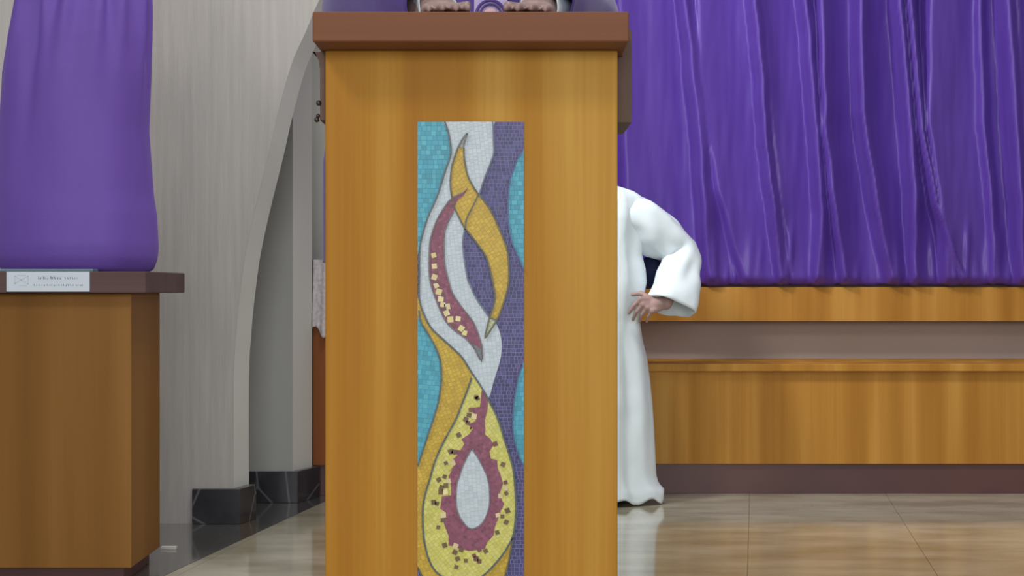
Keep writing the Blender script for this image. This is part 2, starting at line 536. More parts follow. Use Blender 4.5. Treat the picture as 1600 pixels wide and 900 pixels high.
STEP = 0.0007
BASE = LD - 0.0012
def region(name, poly, n, cols, grout, ang=0.0, size=5.4, gap=0.7, v=0.05, smooth=True, drop=0.0):
    if smooth: poly = catmull(poly, True, 3)
    poly = panel_clip(poly)
    if not poly: return
    bm = bmesh.new()
    lay = bm.loops.layers.float_color.new('tint')
    yb = BASE - STEP * n
    # bed of grout
    put(bm, lay, poly, yb + 0.0006, yb - 0.0001, lin(*grout))
    nb = len(bm.faces)
    xs = [p[0] for p in poly]; ys = [p[1] for p in poly]
    cx, cy = (min(xs) + max(xs)) / 2, (min(ys) + max(ys)) / 2
    R = math.hypot(max(xs) - min(xs), max(ys) - min(ys)) / 2 + size
    ca_, sa_ = math.cos(ang), math.sin(ang)
    k = int(R / size) + 1
    for a in range(-k, k + 1):
        run = -R + rnd.uniform(0, size)
        while run < R:
            w = size * rnd.uniform(0.75, 1.35)
            u0, u1 = run + gap / 2, run + w - gap / 2
            v0, v1 = a * size + gap / 2 * rnd.uniform(0.6, 1.2), (a + 1) * size - gap / 2 * rnd.uniform(0.6, 1.2)
            run += w
            cell = [(cx + u * ca_ - w_ * sa_, cy + u * sa_ + w_ * ca_) for u, w_ in ((u0, v0), (u1, v0), (u1, v1), (u0, v1))]
            if max(p[0] for p in cell) < min(xs) or min(p[0] for p in cell) > max(xs) or max(p[1] for p in cell) < min(ys) or min(p[1] for p in cell) > max(ys): continue
            if rnd.random() < drop: continue
            r = sh(poly, cell)
            if len(r) < 3 or abs(area2(r)) < 2.0: continue
            put(bm, lay, r, yb, yb - 0.0004 - rnd.uniform(0, 0.00012), vary(rnd.choice(cols), v))
    for i, f in enumerate(bm.faces):
        f.material_index = 1 if i < nb else 0
    o = link_bm(name, bm, [M['tessera'], M['bed']], board)
    o['kind'] = 'stuff'
    return o

NAVY = [(64, 60, 112), (54, 52, 104), (74, 70, 122), (50, 50, 98)]
TURQ = [(76, 166, 188), (70, 158, 182), (84, 172, 190), (66, 152, 172)]
WHITE = [(196, 206, 212), (190, 202, 208), (200, 208, 216)]
AMBER = [(198, 166, 54), (192, 160, 50), (204, 171, 60)]
YEL = [(208, 202, 106), (204, 198, 98), (212, 206, 118)]
MAR = [(136, 70, 92), (126, 62, 84), (144, 78, 100)]
region('navy_tesserae', [(652, 190), (819, 190), (819, 935), (652, 935)], 0, NAVY, (138, 132, 176), 0.0, 6.0, 0.95, 0.10, smooth=False)
TA = [(640, 180), (690, 180), (696, 192), (701, 208), (704, 225), (705, 238), (702, 252), (697, 265), (690, 288), (684, 306), (669, 340), (662, 362), (657, 380), (655, 394), (640, 394)]
region('turquoise_tesserae', TA, 1, TURQ, (88, 160, 178), 0.0, 7.5, 0.6, 0.04)
TB = [(640, 490), (655, 496), (658, 503), (669, 521), (680, 541), (688, 562), (690, 585), (689, 604), (684, 633), (671, 674), (656, 720), (648, 735), (640, 740)]
region('turquoise_tesserae', TB, 1, TURQ, (88, 160, 178), 0.1, 7.5, 0.6, 0.04)
TC = [(830, 230), (816, 239), (809, 248), (802, 268), (797, 282), (794.5, 308), (794.5, 346), (799, 376), (807, 395), (814, 413), (820, 425), (830, 435)]
region('turquoise_tesserae', TC, 1, TURQ, (88, 160, 178), 0.0, 7.5, 0.6, 0.04)
TD = [(830, 550), (817, 570), (810, 587), (807, 602), (803, 627), (801, 656), (802, 680), (807, 701), (814, 720), (830, 745)]
region('turquoise_tesserae', TD, 1, TURQ, (88, 160, 178), 0.0, 7.5, 0.6, 0.04)
AMB = [(650, 465), (657, 472), (665, 496), (674.6, 513), (686, 524), (707, 543), (722, 558), (737, 581), (746, 600), (760, 660), (785, 740), (795, 800),
       (801, 838), (797, 866), (792, 892), (786, 912), (776, 940), (672, 940), (664, 912), (660, 900), (652, 885), (640, 870), (640, 735),
       (656, 720), (671, 674), (684, 633), (689, 604), (690, 585), (688, 562), (680, 541), (669, 521), (658, 503), (652, 492)]
region('amber_tesserae', AMB, 2, AMBER, (188, 156, 56), 1.2, 6.0, 0.55, 0.04)
W = [(695, 180), (770, 180), (770, 200), (771, 220), (772, 237), (768, 252), (762, 265), (757, 280), (751, 298), (744, 320), (727, 350), (723.6, 376), (725.5, 402),
     (731, 436), (735, 445), (744.5, 466), (762, 491), (775, 505), (782, 523), (784, 543), (781, 565), (771, 597), (763, 622), (752, 604),
     (739, 586), (722, 558), (707, 543), (686, 524), (674.6, 513), (665, 496), (657, 472), (656, 430), (656, 391), (658, 378), (669, 340),
     (684, 306), (696, 268), (702, 252), (705, 238), (704, 225), (701, 208)]
region('white_tesserae', W, 3, WHITE, (188, 199, 206), 1.45, 6.5, 0.5, 0.02)
Yf = [(731, 208), (728.5, 216), (725, 231), (725.5, 246), (728, 262), (731, 275), (739, 291), (748, 304), (763, 323), (775, 346), (786, 372), (792.6, 391),
      (795, 414), (795, 440), (790, 464), (782, 487), (776.6, 500), (767, 515), (757.7, 529), (761, 513), (765, 496), (771, 479), (773.7, 464),
      (771, 447), (767, 427), (760, 402), (746, 381), (733, 364), (727, 358), (722, 349), (710.5, 325), (706, 306), (704, 289), (705, 270),
      (707, 258), (711, 245), (716, 231), (723, 218)]
region('amber_tesserae', Yf, 4, AMBER, (188, 154, 60), 1.0, 6.0, 0.5, 0.04)
region('pale_tesserae', [(731, 208), (728.5, 216), (725, 231), (718, 231), (723, 218)], 5, [(170, 176, 176)], (150, 155, 150), 0.9, 5, 0.5, 0.03, smooth=False)
region('pale_tesserae', [(766, 496), (777, 501), (767, 515), (758, 528), (761, 513)], 5, [(190, 196, 158)], (160, 165, 130), 0.9, 5, 0.5, 0.03, smooth=False)
Mr = [(731, 294), (722, 302), (705, 311), (693, 327), (684, 342), (678, 357), (672.6, 376), (671, 402), (672, 436), (678, 458), (686, 479), (697, 502),
      (712, 517), (727.5, 528), (740.6, 543), (750, 560), (753, 565), (754, 547), (748, 524), (739, 502), (725.5, 485), (712, 466), (705, 453),
      (700, 434), (695, 412), (694, 387), (695, 364), (701, 346), (708.6, 332), (714, 315), (724, 306)]
region('maroon_tesserae', Mr, 6, MAR, (150, 110, 128), 1.3, 5.0, 0.6, 0.08)
region('pale_tesserae', [(738, 536), (752, 545), (753.5, 564), (749, 558)], 7, [(112, 120, 122)], (120, 120, 120), 1.1, 5, 0.5, 0.05, smooth=False)
Dr = [(738, 585), (745, 594), (752, 604), (767, 631), (778.5, 656), (788, 686), (797, 714), (803, 740), (805.5, 765), (806, 787), (805, 815), (801, 838),
      (788, 862), (771, 883), (754, 899), (735, 906), (712, 907), (690, 899), (676, 885), (667, 862), (662, 834), (661, 796), (665, 771), (672, 748), (680, 720), (693, 691),
      (712, 656), (722, 631), (731, 608), (736, 592)]
region('yellow_tesserae', Dr, 6, YEL, (186, 180, 98), 0.9, 6.0, 0.5, 0.04)
Ha = [(753, 608), (763, 623), (761.5, 642), (757.7, 655.6), (758.6, 670.7), (757.7, 678), (767, 686), (771, 695), (765, 705), (767, 716), (776.6, 718), (778, 731),
      (782, 741), (786, 754.6), (780, 773), (788, 787), (782, 798), (778, 811), (773, 824), (771, 836), (761, 847), (757.7, 856.6), (733, 860), (720, 856.6),
      (701, 851), (701, 836), (695, 820.7), (691.6, 809), (697, 800), (688, 794), (690.6, 775), (705, 773), (705, 758), (701, 745), (706.7, 732), (701, 737),
      (712, 725), (708.6, 716), (716, 710), (703, 706.6), (703, 701), (720, 703), (725.6, 693), (721, 686), (733, 678), (739, 669), (731, 663), (744, 657),
      (741, 646), (735, 637), (750, 635)]
region('maroon_tesserae', Ha, 7, MAR, (152, 112, 128), 0.8, 5.2, 0.65, 0.08, smooth=False)
Dw = [(737, 701), (742.6, 708), (752, 724), (761.5, 745), (765, 768), (764, 792), (756, 813), (744.5, 823.5), (733, 824.5), (720, 809), (713, 787), (714, 758), (718, 744), (725.5, 723)]
region('white_tesserae', Dw, 8, WHITE, (188, 199, 206), 1.5, 6.5, 0.5, 0.02)

# single loose squares scattered in the drop and in the crescent: parts of their own
def squares(name, lst, n, cols, size):
    for (x, y) in lst:
        s = size * rnd.uniform(0.85, 1.15) / 2
        a = rnd.uniform(-0.5, 0.5)
        q = [(x + (u * math.cos(a) - w * math.sin(a)) * s, y + (u * math.sin(a) + w * math.cos(a)) * s) for u, w in ((-1, -1), (1, -1), (1, 1), (-1, 1))]
        bm = bmesh.new()
        lay = bm.loops.layers.float_color.new('tint')
        yb = BASE - STEP * n
        put(bm, lay, q, yb + 0.0003, yb - 0.0005, vary(rnd.choice(cols), 0.06))
        link_bm(name, bm, M['tessera'], board)
squares('dark_tessera', [(744, 620), (746, 622), (728, 655), (731, 660), (717, 679), (774, 693), (786, 725), (697, 723), (704, 705), (709, 706), (686, 749), (697, 758), (690, 761), (689, 768), (695, 744),
        (678, 784), (683, 786), (685, 823), (695, 851), (711, 862), (715, 872), (713, 885), (728, 875), (744, 872), (749, 876), (741, 867), (759, 860), (749, 858), (777, 831),
        (791, 815), (785, 806), (793, 797), (791, 770), (790, 753), (721, 858), (692, 812), (733, 648), (736, 640)], 8,
        [(112, 84, 58), (118, 72, 66), (104, 84, 52)], 6.6)
squares('cream_tessera', [(696, 768), (693, 804), (790, 762), (782, 774), (778, 804), (701, 751), (741, 650), (708, 723), (712, 852)], 8, [(222, 204, 156)], 7.5)
squares('cream_tessera', [(678, 399), (679, 416), (679, 433), (682, 446), (686, 456), (689, 467), (692, 476), (699, 479), (698, 489), (704, 499), (716, 498), (721, 513), (726, 520)], 7,
        [(224, 208, 160), (216, 204, 140)], 8.4)
squares('dark_tessera', [(680, 407), (681, 425), (683, 440), (695, 482), (709, 508), (693, 461)], 8, [(110, 76, 62)], 5.0)

def outline(pts, n, col, w=2.8, sub=4, v=0.1):
    p = catmull(pts, False, sub)
    bm = bmesh.new()
    lay = bm.loops.layers.float_color.new('tint')
    yb = BASE - STEP * n
    acc = [p[0]]
    # resample to pieces about 6 px long
    d = 0.0
    for a, b in zip(p, p[1:]):
        L = math.hypot(b[0] - a[0], b[1] - a[1])
        while d + L >= 6.0:
            t = (6.0 - d) / L
            a = (a[0] + (b[0] - a[0]) * t, a[1] + (b[1] - a[1]) * t)
            acc.append(a)
            L = math.hypot(b[0] - a[0], b[1] - a[1])
            d = 0.0
        d += L
    acc.append(p[-1])
    nr = []
    for i in range(len(acc)):
        a, b = acc[max(0, i - 1)], acc[min(len(acc) - 1, i + 1)]
        l = math.hypot(b[0] - a[0], b[1] - a[1]) or 1
        nr.append((-(b[1] - a[1]) / l, (b[0] - a[0]) / l))
    for i in range(len(acc) - 1):
        a, b = acc[i], acc[i + 1]
        t0, t1 = 0.04, 0.96
        a2 = (a[0] + (b[0] - a[0]) * t0, a[1] + (b[1] - a[1]) * t0)
        b2 = (a[0] + (b[0] - a[0]) * t1, a[1] + (b[1] - a[1]) * t1)
        h = w / 2
        q = [(a2[0] - nr[i][0] * h, a2[1] - nr[i][1] * h), (b2[0] - nr[i + 1][0] * h, b2[1] - nr[i + 1][1] * h),
             (b2[0] + nr[i + 1][0] * h, b2[1] + nr[i + 1][1] * h), (a2[0] + nr[i][0] * h, a2[1] + nr[i][1] * h)]
        q = panel_clip(q)
        if len(q) >= 3: put(bm, lay, q, yb + 0.0006, yb - 0.0005, vary(col, v))
    o = link_bm('outline_tesserae', bm, M['tessera'], board)
    o['kind'] = 'stuff'
OL, OB = (96, 92, 74), (56, 96, 116)
outline([(695, 190), (701, 208), (704, 225), (705, 238), (702, 252), (696, 268), (684, 306), (669, 340), (660, 370), (656, 391), (655.5, 430), (656, 470), (665, 496), (674.6, 513), (686, 524),
         (707, 543), (722, 558), (738, 583), (752, 604), (767, 631), (778.5, 656), (788, 686), (797, 714), (803, 740), (806, 787), (805, 815), (801, 838), (788, 862),
         (771, 883), (754, 899), (735, 906), (712, 907), (690, 899), (676, 885), (667, 862), (662, 834), (661, 796), (665, 771), (672, 748), (680, 720), (693, 691),
         (712, 656), (722, 631), (731, 608), (737, 590)], 9, (84, 92, 92))
outline([(655, 485), (658, 503), (669, 521), (680, 541), (688, 562), (690, 585), (689, 604), (684, 633), (671, 674), (653, 728)], 9, (84, 98, 100))
outline([(770, 190), (771.5, 220), (772, 237), (768, 252), (757, 280), (749, 304)], 9, (100, 104, 130), 2.4)
outline(Yf[2:] , 9, OL, 2.6)
outline([(724, 232), (728, 216), (731, 207), (723, 218), (716, 231)], 10, (108, 110, 108), 2.4)
outline([(748, 304), (738, 325), (729, 343), (727, 358)], 10, OL, 2.6)
outline([(765, 496), (776.6, 500)], 10, OL, 2.2)
outline([(727, 358), (723.6, 376), (725.5, 402), (731, 436), (735, 445), (744.5, 466), (764, 494)], 9, (96, 102, 130), 2.6)
outline([(722, 302), (705, 311), (693, 327), (684, 342), (678, 357), (672.6, 376), (671, 402), (672, 436), (678, 458), (686, 479), (697, 502),
      (712, 517), (727.5, 528), (740.6, 543), (752, 564), (754, 547), (748, 524), (739, 502), (725.5, 485), (712, 466), (705, 453),
      (700, 434), (695, 412), (694, 387), (695, 364), (701, 346), (708.6, 332)], 8, (112, 100, 104), 2.2)
outline(Dw + [Dw[0]], 9, (120, 112, 124), 2.0)
outline([(816, 239), (809, 248), (802, 268), (797, 282), (794.5, 308), (794.5, 346), (799, 376), (807, 395), (814, 413), (819, 423)], 9, (72, 92, 140), 2.4)
outline([(817, 570), (810, 587), (807, 602), (803, 627), (801, 656), (802, 680), (807, 701), (814, 720), (819, 728)], 9, (72, 84, 130), 2.4)
outline([(801, 840), (797, 866), (791, 892), (784, 916)], 9, OL, 2.4)
outline([(653, 885), (660, 900), (664, 915)], 9, OL, 2.4)

# ================================================================ PEDESTAL (left) with the covered statue
pd0, pd1 = 4.215, 4.56
prx = (205 - 800) * pd0 / F
plx = prx - 0.43
ps0, ps1 = 4.165, 4.66
srx = (228 - 800) * ps0 / F
slx = plx - 0.048
pzt, pzb = CZ + 26 * ps0 / F, CZ - 8 * ps0 / F
ped = empty('pedestal', ((plx + prx) / 2, 4.39, 0), 'amber wooden pedestal with a dark top board and white card, at the left', 'pedestal')
box('body', plx, prx, pd0, pd1, 0.04, pzb, M['wood_pedestal'], ped, 0.003)
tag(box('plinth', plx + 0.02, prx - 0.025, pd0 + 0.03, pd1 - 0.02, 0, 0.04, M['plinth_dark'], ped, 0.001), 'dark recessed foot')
tag(box('top_board', slx, srx, ps0, ps1, pzb, pzt, M['wood_dark'], ped, 0.003), 'dark brown top board')
cd = ps0 - 0.0035
c0, c1 = P(10, 424.5, cd), P(140, 455.5, cd)
card = box('card', c0.x, c1.x, cd, cd + 0.003, c1.z, c0.z, M['label'], ped, 0.0004, 1)
tag(card, 'small white card with faded grey lettering')
bm = bmesh.new()
def stroke(x0, y0, x1, y1, w=1.2):
    l = math.hypot(x1 - x0, y1 - y0); nx, ny = -(y1 - y0) / l * w / 2, (x1 - x0) / l * w / 2
    add_prism(bm, [P(x0 - nx, y0 - ny, cd - 0.0003), P(x1 - nx, y1 - ny, cd - 0.0003), P(x1 + nx, y1 + ny, cd - 0.0003), P(x0 + nx, y0 + ny, cd - 0.0003)], (0, 0.0004, 0))
for s in ((23, 431, 23, 444), (23, 431, 44, 444), (44, 431, 23, 443), (44, 431, 44, 444), (27, 430, 40, 430), (30, 446, 42, 446)): stroke(*s)
r2 = random.Random(5)
def scribble(x0, x1, y, h, w):
    x = x0
    while x < x1:
        a = r2.uniform(2.2, 3.6)
        for k in range(3):
            stroke(x + r2.uniform(0, a), y - h * r2.uniform(0.3, 1), x + r2.uniform(0, a) + 0.4, y + h * r2.uniform(0.3, 1), w)
        x += a + 1.0
        if r2.random() < 0.12: x += 2.5
scribble(58, 95, 434.5, 3.2, 1.0)
scribble(100, 122, 434.5, 2.4, 0.7)
scribble(52, 132, 445.5, 1.8, 0.7)
o = link_bm('lettering', bm, M['ink'], card)
o['kind'] = 'stuff'
gp = box('glass_plate', slx + 0.03, P(150, 0, 4.2).x, 4.17, 4.22, pzt + 0.0002, pzt + 0.0062, M['acrylic'], None, 0.001)
tag(gp, 'thin pale blue glass strip lying on the front edge of the pedestal top', 'glass strip')

# cloth-covered statue
SDp = 4.42
scx = (121 - 800) * SDp / F
mpx = SDp / F
stat = empty('covered_statue', (scx, SDp, pzt), 'statue fully covered by purple cloth, standing on the left wooden pedestal', 'statue')
# rows: (height above top board in px of this distance, centre px offset, half width px, half depth m)
prof = [(0, 1, 108, .135), (6, 1, 113, .145), (22, 0, 119, .155), (40, 0, 120, .158), (90, -1, 118, .155), (120, -3, 116, .152), (220, -4, 112, .148), (310, 0, 111, .142), (365, 5, 106, .135),
        (400, 8, 101, .128), (430, 10, 97, .118), (455, 10, 84, .105), (475, 10, 80, .102), (500, 9, 92, .112), (545, 8, 104, .12), (585, 8, 98, .112), (612, 8, 70, .09), (632, 8, 48, .078), (660, 8, 44, .075), (695, 8, 46, .078), (725, 8, 40, .07), (748, 8, 26, .05), (760, 8, 6, .012)]
hs = [p[0] for p in prof]
def prof_at(h, k): return lerp_table([(p[0], p[k]) for p in prof], h)
NR, NA = 150, 180
rings = []
for i in range(NR + 1):
    h = 760 * (i / NR)
    c, hw, hdp = prof_at(h, 1), prof_at(h, 2), prof_at(h, 3)
    ring = []
    for j in range(NA):
        t = 2 * PI * j / NA
        # t = -pi/2 faces the camera; broad soft folds, tighter pleats near the tie
        tie = math.exp(-((h - 465) / 105.0) ** 2)
        low = sstep(420, 60, h)
        f = 1 + 0.020 * math.sin(4 * t + 0.9 + 0.002 * h) + 0.012 * math.sin(7 * t + 1.7 - 0.003 * h) * low
        f += tie * (0.08 * math.sin(15 * t + 0.6) + 0.03 * math.sin(23 * t + 2.0))
        f += 0.02 * pnoise(Vector((math.cos(t) * 2.2, math.sin(t) * 2.2, h * 0.006)))
        # one long diagonal fold at the front left
        tf = -PI / 2 - 0.62 + 0.5 * (1 - sstep(330, 450, h)) * 0.25
        dt = (t - 2 * PI) - tf if t > PI else t - tf
        f -= 0.17 * math.exp(-(dt / 0.13) ** 2) * sstep(130, 400, h) * sstep(520, 470, h)
        f += 0.035 * math.exp(-((dt - 0.3) / 0.12) ** 2) * sstep(300, 420, h) * sstep(520, 470, h)
        # squarish plan
        cx_, sy_ = math.cos(t), math.sin(t)
        sq = (abs(cx_) ** 2.6 + abs(sy_) ** 2.6) ** (-1 / 2.6)
        z = pzt + 0.0003 + h * mpx
        if i == 0: z += 0.002 + 0.002 * math.sin(3 * t)
        ring.append(Vector((scx + (c * mpx) + hw * mpx * f * cx_ * sq, SDp + hdp * f * sy_ * sq, z)))
    rings.append(ring)
bm = bmesh.new()
add_loft(bm, rings, True, True)
link_bm('cloth', bm, M['purple_cover'], stat, True)
tz = pzt + 466 * mpx
bm = bmesh.new()
rings = []
for k in range(72):
    t = 2 * PI * k / 72
    f = 1 + 0.05 * math.sin(15 * t + 0.6)
    c = Vector((scx + 10 * mpx + (80 * mpx + 0.004) * f * math.cos(t) * 1.03, SDp + 0.107 * f * math.sin(t) * 1.03, tz))
    nrm = Vector((math.cos(t), math.sin(t), 0))
    rings.append([c + nrm * 0.006 * math.cos(a) + Vector((0, 0, 0.006 * math.sin(a))) for a in [2 * PI * q / 8 for q in range(8)]])
rings.append(rings[0])
add_loft(bm, rings, False, False)
link_bm('tie_cord', bm, M['purple_cover'], stat, True)
# white strip at the foot of the wall behind the pedestal
tr = P(252, 851, 4.78); tr2 = P(276, 851, 4.78)
tag(box('trim_strip', tr.x, tr2.x, 4.77, 4.79, 0, 0.008, M['cable'], None, 0.001), 'short white strip lying on the dark floor behind the pedestal', 'strip')

# ================================================================ BENCH along the back wall
BD = 6.06
bx0, bx1 = -0.35, 3.6
bz = lambda y, d=BD: CZ - (y - 450) * d / F
bench = empty('bench', (1.6, 6.25, 0), 'long amber wooden wall bench under the purple curtain, on a dark plinth', 'bench')
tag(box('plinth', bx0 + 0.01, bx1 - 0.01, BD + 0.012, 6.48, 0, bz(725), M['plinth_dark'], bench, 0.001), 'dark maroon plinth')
# front made of separate veneered panels
pz0, pz1 = bz(725), bz(580)
box('front_panel', bx0, bx1, BD, BD + 0.02, pz0, pz1, M['wood_bench'], bench, 0.0015)
box('seat', bx0, bx1, BD - 0.025, 6.50, pz1, bz(568), M['wood_bench'], bench, 0.003)
for xe in (bx0, bx1 - 0.02):
    box('end_panel', xe, xe + 0.02, BD + 0.02, 6.48, pz0, pz1, M['wood_bench'], bench, 0.001)
RD = 6.41
box('backrest', bx0, bx1, RD, RD + 0.03, bz(502, RD), bz(449, RD), M['wood_bench'], bench, 0.002)
for xk in (bx0 + 0.02, bx1 - 0.06):
    box('backrest_post', xk, xk + 0.04, RD + 0.03, 6.50, bz(568), bz(450, RD), M['wood_bench'], bench, 0.001)

# ================================================================ CURTAIN
CD = 6.45
cz0, cz1 = bz(447, CD) + 0.006, 3.1
ridges = [  # (path [(y, x) ...], amp m, left width px, right width px)
    ([(0, 905), (450, 900)], .05, 10, 40),
    ([(0, 968), (450, 985)], .045, 16, 60),
    ([(0, 1064), (90, 1074), (230, 1088), (380, 1099), (450, 1108)], .075, 7, 26),
    ([(0, 1086), (150, 1092), (300, 1118), (400, 1150), (450, 1165)], .05, 8, 60),
    ([(0, 1170), (100, 1180), (230, 1189), (320, 1200), (450, 1216)], .08, 6, 18),
    ([(0, 1182), (150, 1196), (300, 1214), (450, 1238)], .045, 8, 50),
    ([(0, 1250), (150, 1262), (330, 1276), (450, 1270)], .075, 7, 18),
    ([(0, 1274), (200, 1280), (330, 1296), (450, 1316)], .075, 6, 24),
    ([(0, 1333), (180, 1338), (330, 1362), (450, 1388)], .08, 6, 20),
    ([(0, 1394), (130, 1406), (300, 1418), (450, 1422)], .075, 6, 16),
    ([(0, 1411), (200, 1428), (320, 1450), (450, 1500)], .075, 5, 14),
    ([(0, 1444), (200, 1440), (350, 1462), (450, 1475)], .07, 6, 70),
    ([(0, 1521), (200, 1527), (330, 1540), (450, 1545)], .05, 6, 14),
    ([(0, 1560), (200, 1572), (330, 1580), (450, 1590)], .08, 10, 20),
    ([(0, 1580), (200, 1588), (330, 1600), (450, 1612)], .04, 6, 40),
]
rr = random.Random(21)
xx = 1645
while xx < 2280:
    s_ = rr.uniform(5, 50)
    ridges.append(([(0, xx), (200, xx + s_ * .3), (450, xx + s_)], rr.uniform(.045, .08), rr.uniform(5, 10), rr.uniform(14, 60)))
    xx += rr.uniform(30, 75)
pleats = []
xx = 870.0
while xx < 2290:
    pleats.append((xx, rr.uniform(.010, .028), rr.uniform(4, 9), rr.uniform(330, 415), rr.uniform(-0.25, 0.25)))
    xx += rr.uniform(9, 20)
def curtain_h(px, py):
    h = 0.0
    for path, amp, wl_, wr_ in ridges:
        x = lerp_table(path, max(-60, py)) + 0.02 * min(0, py)
        x += 2.2 * pnoise(Vector((path[0][1] * 0.37, py * 0.02, 0)))
        d = px - x
        if d < -3 * wl_ or d > 4.5 * wr_: continue
        g = math.exp(-(d / wl_) ** 2) if d < 0 else math.exp(-abs(d / wr_) ** 1.25)
        h = max(h, 1.55 * amp * g) + 0.15 * min(h, 1.55 * amp * g)
    h += 0.012 * pnoise(Vector((px * 0.02, py * 0.004, 1.3))) + 0.002 * pnoise(Vector((px * 0.09, py * 0.012, 4.0)))
    if py > 250:
        for x, a, w, y0, sl in pleats:
            xc_ = x + sl * (450 - py) * 0.6
            d = (px - xc_) / w
            if abs(d) < 2.5:
                h += a * math.exp(-d * d) * sstep(y0, y0 + 70, py)
        h = h * (1 - 0.75 * sstep(300, 450, py)) + 0.75 * sstep(300, 450, py) * (0.35 * h + 0.018)
        h *= 1 - 0.5 * sstep(432, 448, py)
    return h
bm = bmesh.new()
px0, px1 = 872, 2280
cols = []
pxs = [px0 + 2.6 * k for k in range(int((px1 - px0) / 2.6) + 1)]
zs = []
z = cz0
while z < cz1:
    zs.append(z)
    z += 0.010 if z < 1.9 else 0.05
grid = []
for z in zs:
    py = 450 - (z - CZ) * F / CD
    row = []
    for px in pxs:
        hem = 0.0
        if z == zs[0]:
            hem = 0.006 * pnoise(Vector((px * 0.03, 0, 7))) + 0.004 * pnoise(Vector((px * 0.12, 2, 7)))
        row.append(bm.verts.new(((px - 800) * CD / F, CD - 0.012 - curtain_h(px, py), z + hem)))
    grid.append(row)
for a, b in zip(grid, grid[1:]):
    for k in range(len(a) - 1):
        bm.faces.new((a[k], a[k + 1], b[k + 1], b[k]))
cur = link_bm('curtain', bm, M['purple_satin'], None, True, recalc=False)
md = cur.modifiers.new('thickness', 'SOLIDIFY')
md.thickness = 0.003
md.offset = 1
tag(cur, 'long gathered purple satin curtain hanging just above the bench backrest', 'curtain')
box('trim_1', (860 - 800) * CD / F, 3.7, CD - 0.03, CD + 0.02, cz1 - 0.02, cz1 + 0.03, M['dark_edge'], None, 0.002)['kind'] = 'structure'

# ================================================================ CREDENCE CABINET and linen left of the lectern, far back
kd = 6.0
kx0, kx1 = (488.5 - 800) * kd / F, -0.40
kzt = CZ + 42 * kd / F
cre = empty('credence_cabinet', ((kx0 + kx1) / 2, 6.15, 0), 'red-brown wooden side cabinet between the pale jamb and the lectern, partly hidden', 'cabinet')
box('body', kx0, kx1, kd, 6.34, 0.11, kzt, M['wood_red'], cre, 0.002)
box('plinth', kx0 + 0.01, kx1 - 0.01, kd + 0.01, 6.33, 0, 0.11, M['plinth_dark'], cre, 0.001)
box('side_strip', kx0 - 0.009, kx0 - 0.0004, kd - 0.006, kd + 0.02, bz(522, kd), bz(405, kd), M['dark_edge'], cre, 0.001)
bm = bmesh.new()
g2 = []
NX, NZ = 40, 34
for i in range(NZ + 1):
    row = []
    for j in range(NX + 1):
        u = j / NX
        x = kx0 + 0.002 + u * 0.24
        zb = bz(512, kd) - 0.03 * min(1, u * 5) + 0.012 * math.sin(u * 30)
        zt = kzt + 0.004
        s = i / NZ
        yy = kd - 0.008 - (0.006 + 0.007 * s) * (1 + math.sin(u * 42 + s))
        row.append(bm.verts.new((x, yy, zt + (zb - zt) * s)))
    g2.append(row)
back = [bm.verts.new((kx0 + 0.002 + j / NX * 0.24, 6.3, kzt + 0.004)) for j in range(NX + 1)]
g2.insert(0, back)
for a, b in zip(g2, g2[1:]):
    for k in range(NX): bm.faces.new((a[k], b[k], b[k + 1], a[k + 1]))
lin_o = link_bm('altar_linen', bm, M['lace'], None, True)
md = lin_o.modifiers.new('thickness', 'SOLIDIFY'); md.thickness = 0.002; md.offset = 0
tag(lin_o, 'white linen cloth draped over the red-brown side cabinet', 'cloth')

# ================================================================ PEOPLE
def fused(name, parts, parent, material, voxel=0.004, smooth=4):
    """parts: ('c', a, b, ra, rb) tapered limbs and ('b', centre, radii, rot) balls fused into ONE continuous skin"""
    bm = bmesh.new()
    for p in parts:
        if p[0] == 'c':
            add_cone(bm, p[1], p[2], p[3], p[4], 16)
            add_ball(bm, p[1], p[3]); add_ball(bm, p[2], p[4])
        else:
            add_ball(bm, p[1], p[2], p[3] if len(p) > 3 else None, 24, 16)
    o = link_bm('tmp', bm, material, parent)
    m = o.modifiers.new('r', 'REMESH'); m.mode = 'VOXEL'; m.voxel_size = voxel; m.use_smooth_shade = True
    m2 = o.modifiers.new('s', 'SMOOTH'); m2.factor = 0.5; m2.iterations = smooth
    dg = bpy.context.evaluated_depsgraph_get()
    me = bpy.data.meshes.new_from_object(o.evaluated_get(dg))
    o.modifiers.clear()
    old = o.data
    o.data = me
    bpy.data.meshes.remove(old)
    o.name = name
    me.name = name
    if not me.materials: me.materials.append(material)
    for p in me.polygons: p.use_smooth = True
    return o

def head_parts(c, s, fwd, L):
    """c: head centre, s: head height, fwd: unit facing vector"""
    r = Vector((fwd.y, -fwd.x, 0)).normalized()
    up = Vector((0, 0, 1))
    rot = Matrix((r, fwd, up)).transposed()
    q = lambda a, b, d: c + r * (a * s) + fwd * (b * s) + up * (d * s)
    L += [('b', q(0, -0.03, 0.08), (0.33 * s, 0.40 * s, 0.40 * s), rot), ('b', q(0, 0.06, -0.14), (0.25 * s, 0.29 * s, 0.33 * s), rot),
          ('b', q(0, 0.25, -0.36), (0.11 * s, 0.10 * s, 0.10 * s), rot),
          ('c', q(0, 0.34, 0.02), q(0, 0.44, -0.13), 0.035 * s, 0.06 * s), ('b', q(0.05, 0.38, -0.15), 0.035 * s), ('b', q(-0.05, 0.38, -0.15), 0.035 * s),
          ('b', q(0, 0.33, 0.08), (0.2 * s, 0.05 * s, 0.04 * s), rot),
          ('b', q(0.33, -0.02, -0.03), (0.03 * s, 0.07 * s, 0.12 * s), rot), ('b', q(-0.33, -0.02, -0.03), (0.03 * s, 0.07 * s, 0.12 * s), rot)]
    return q, rot

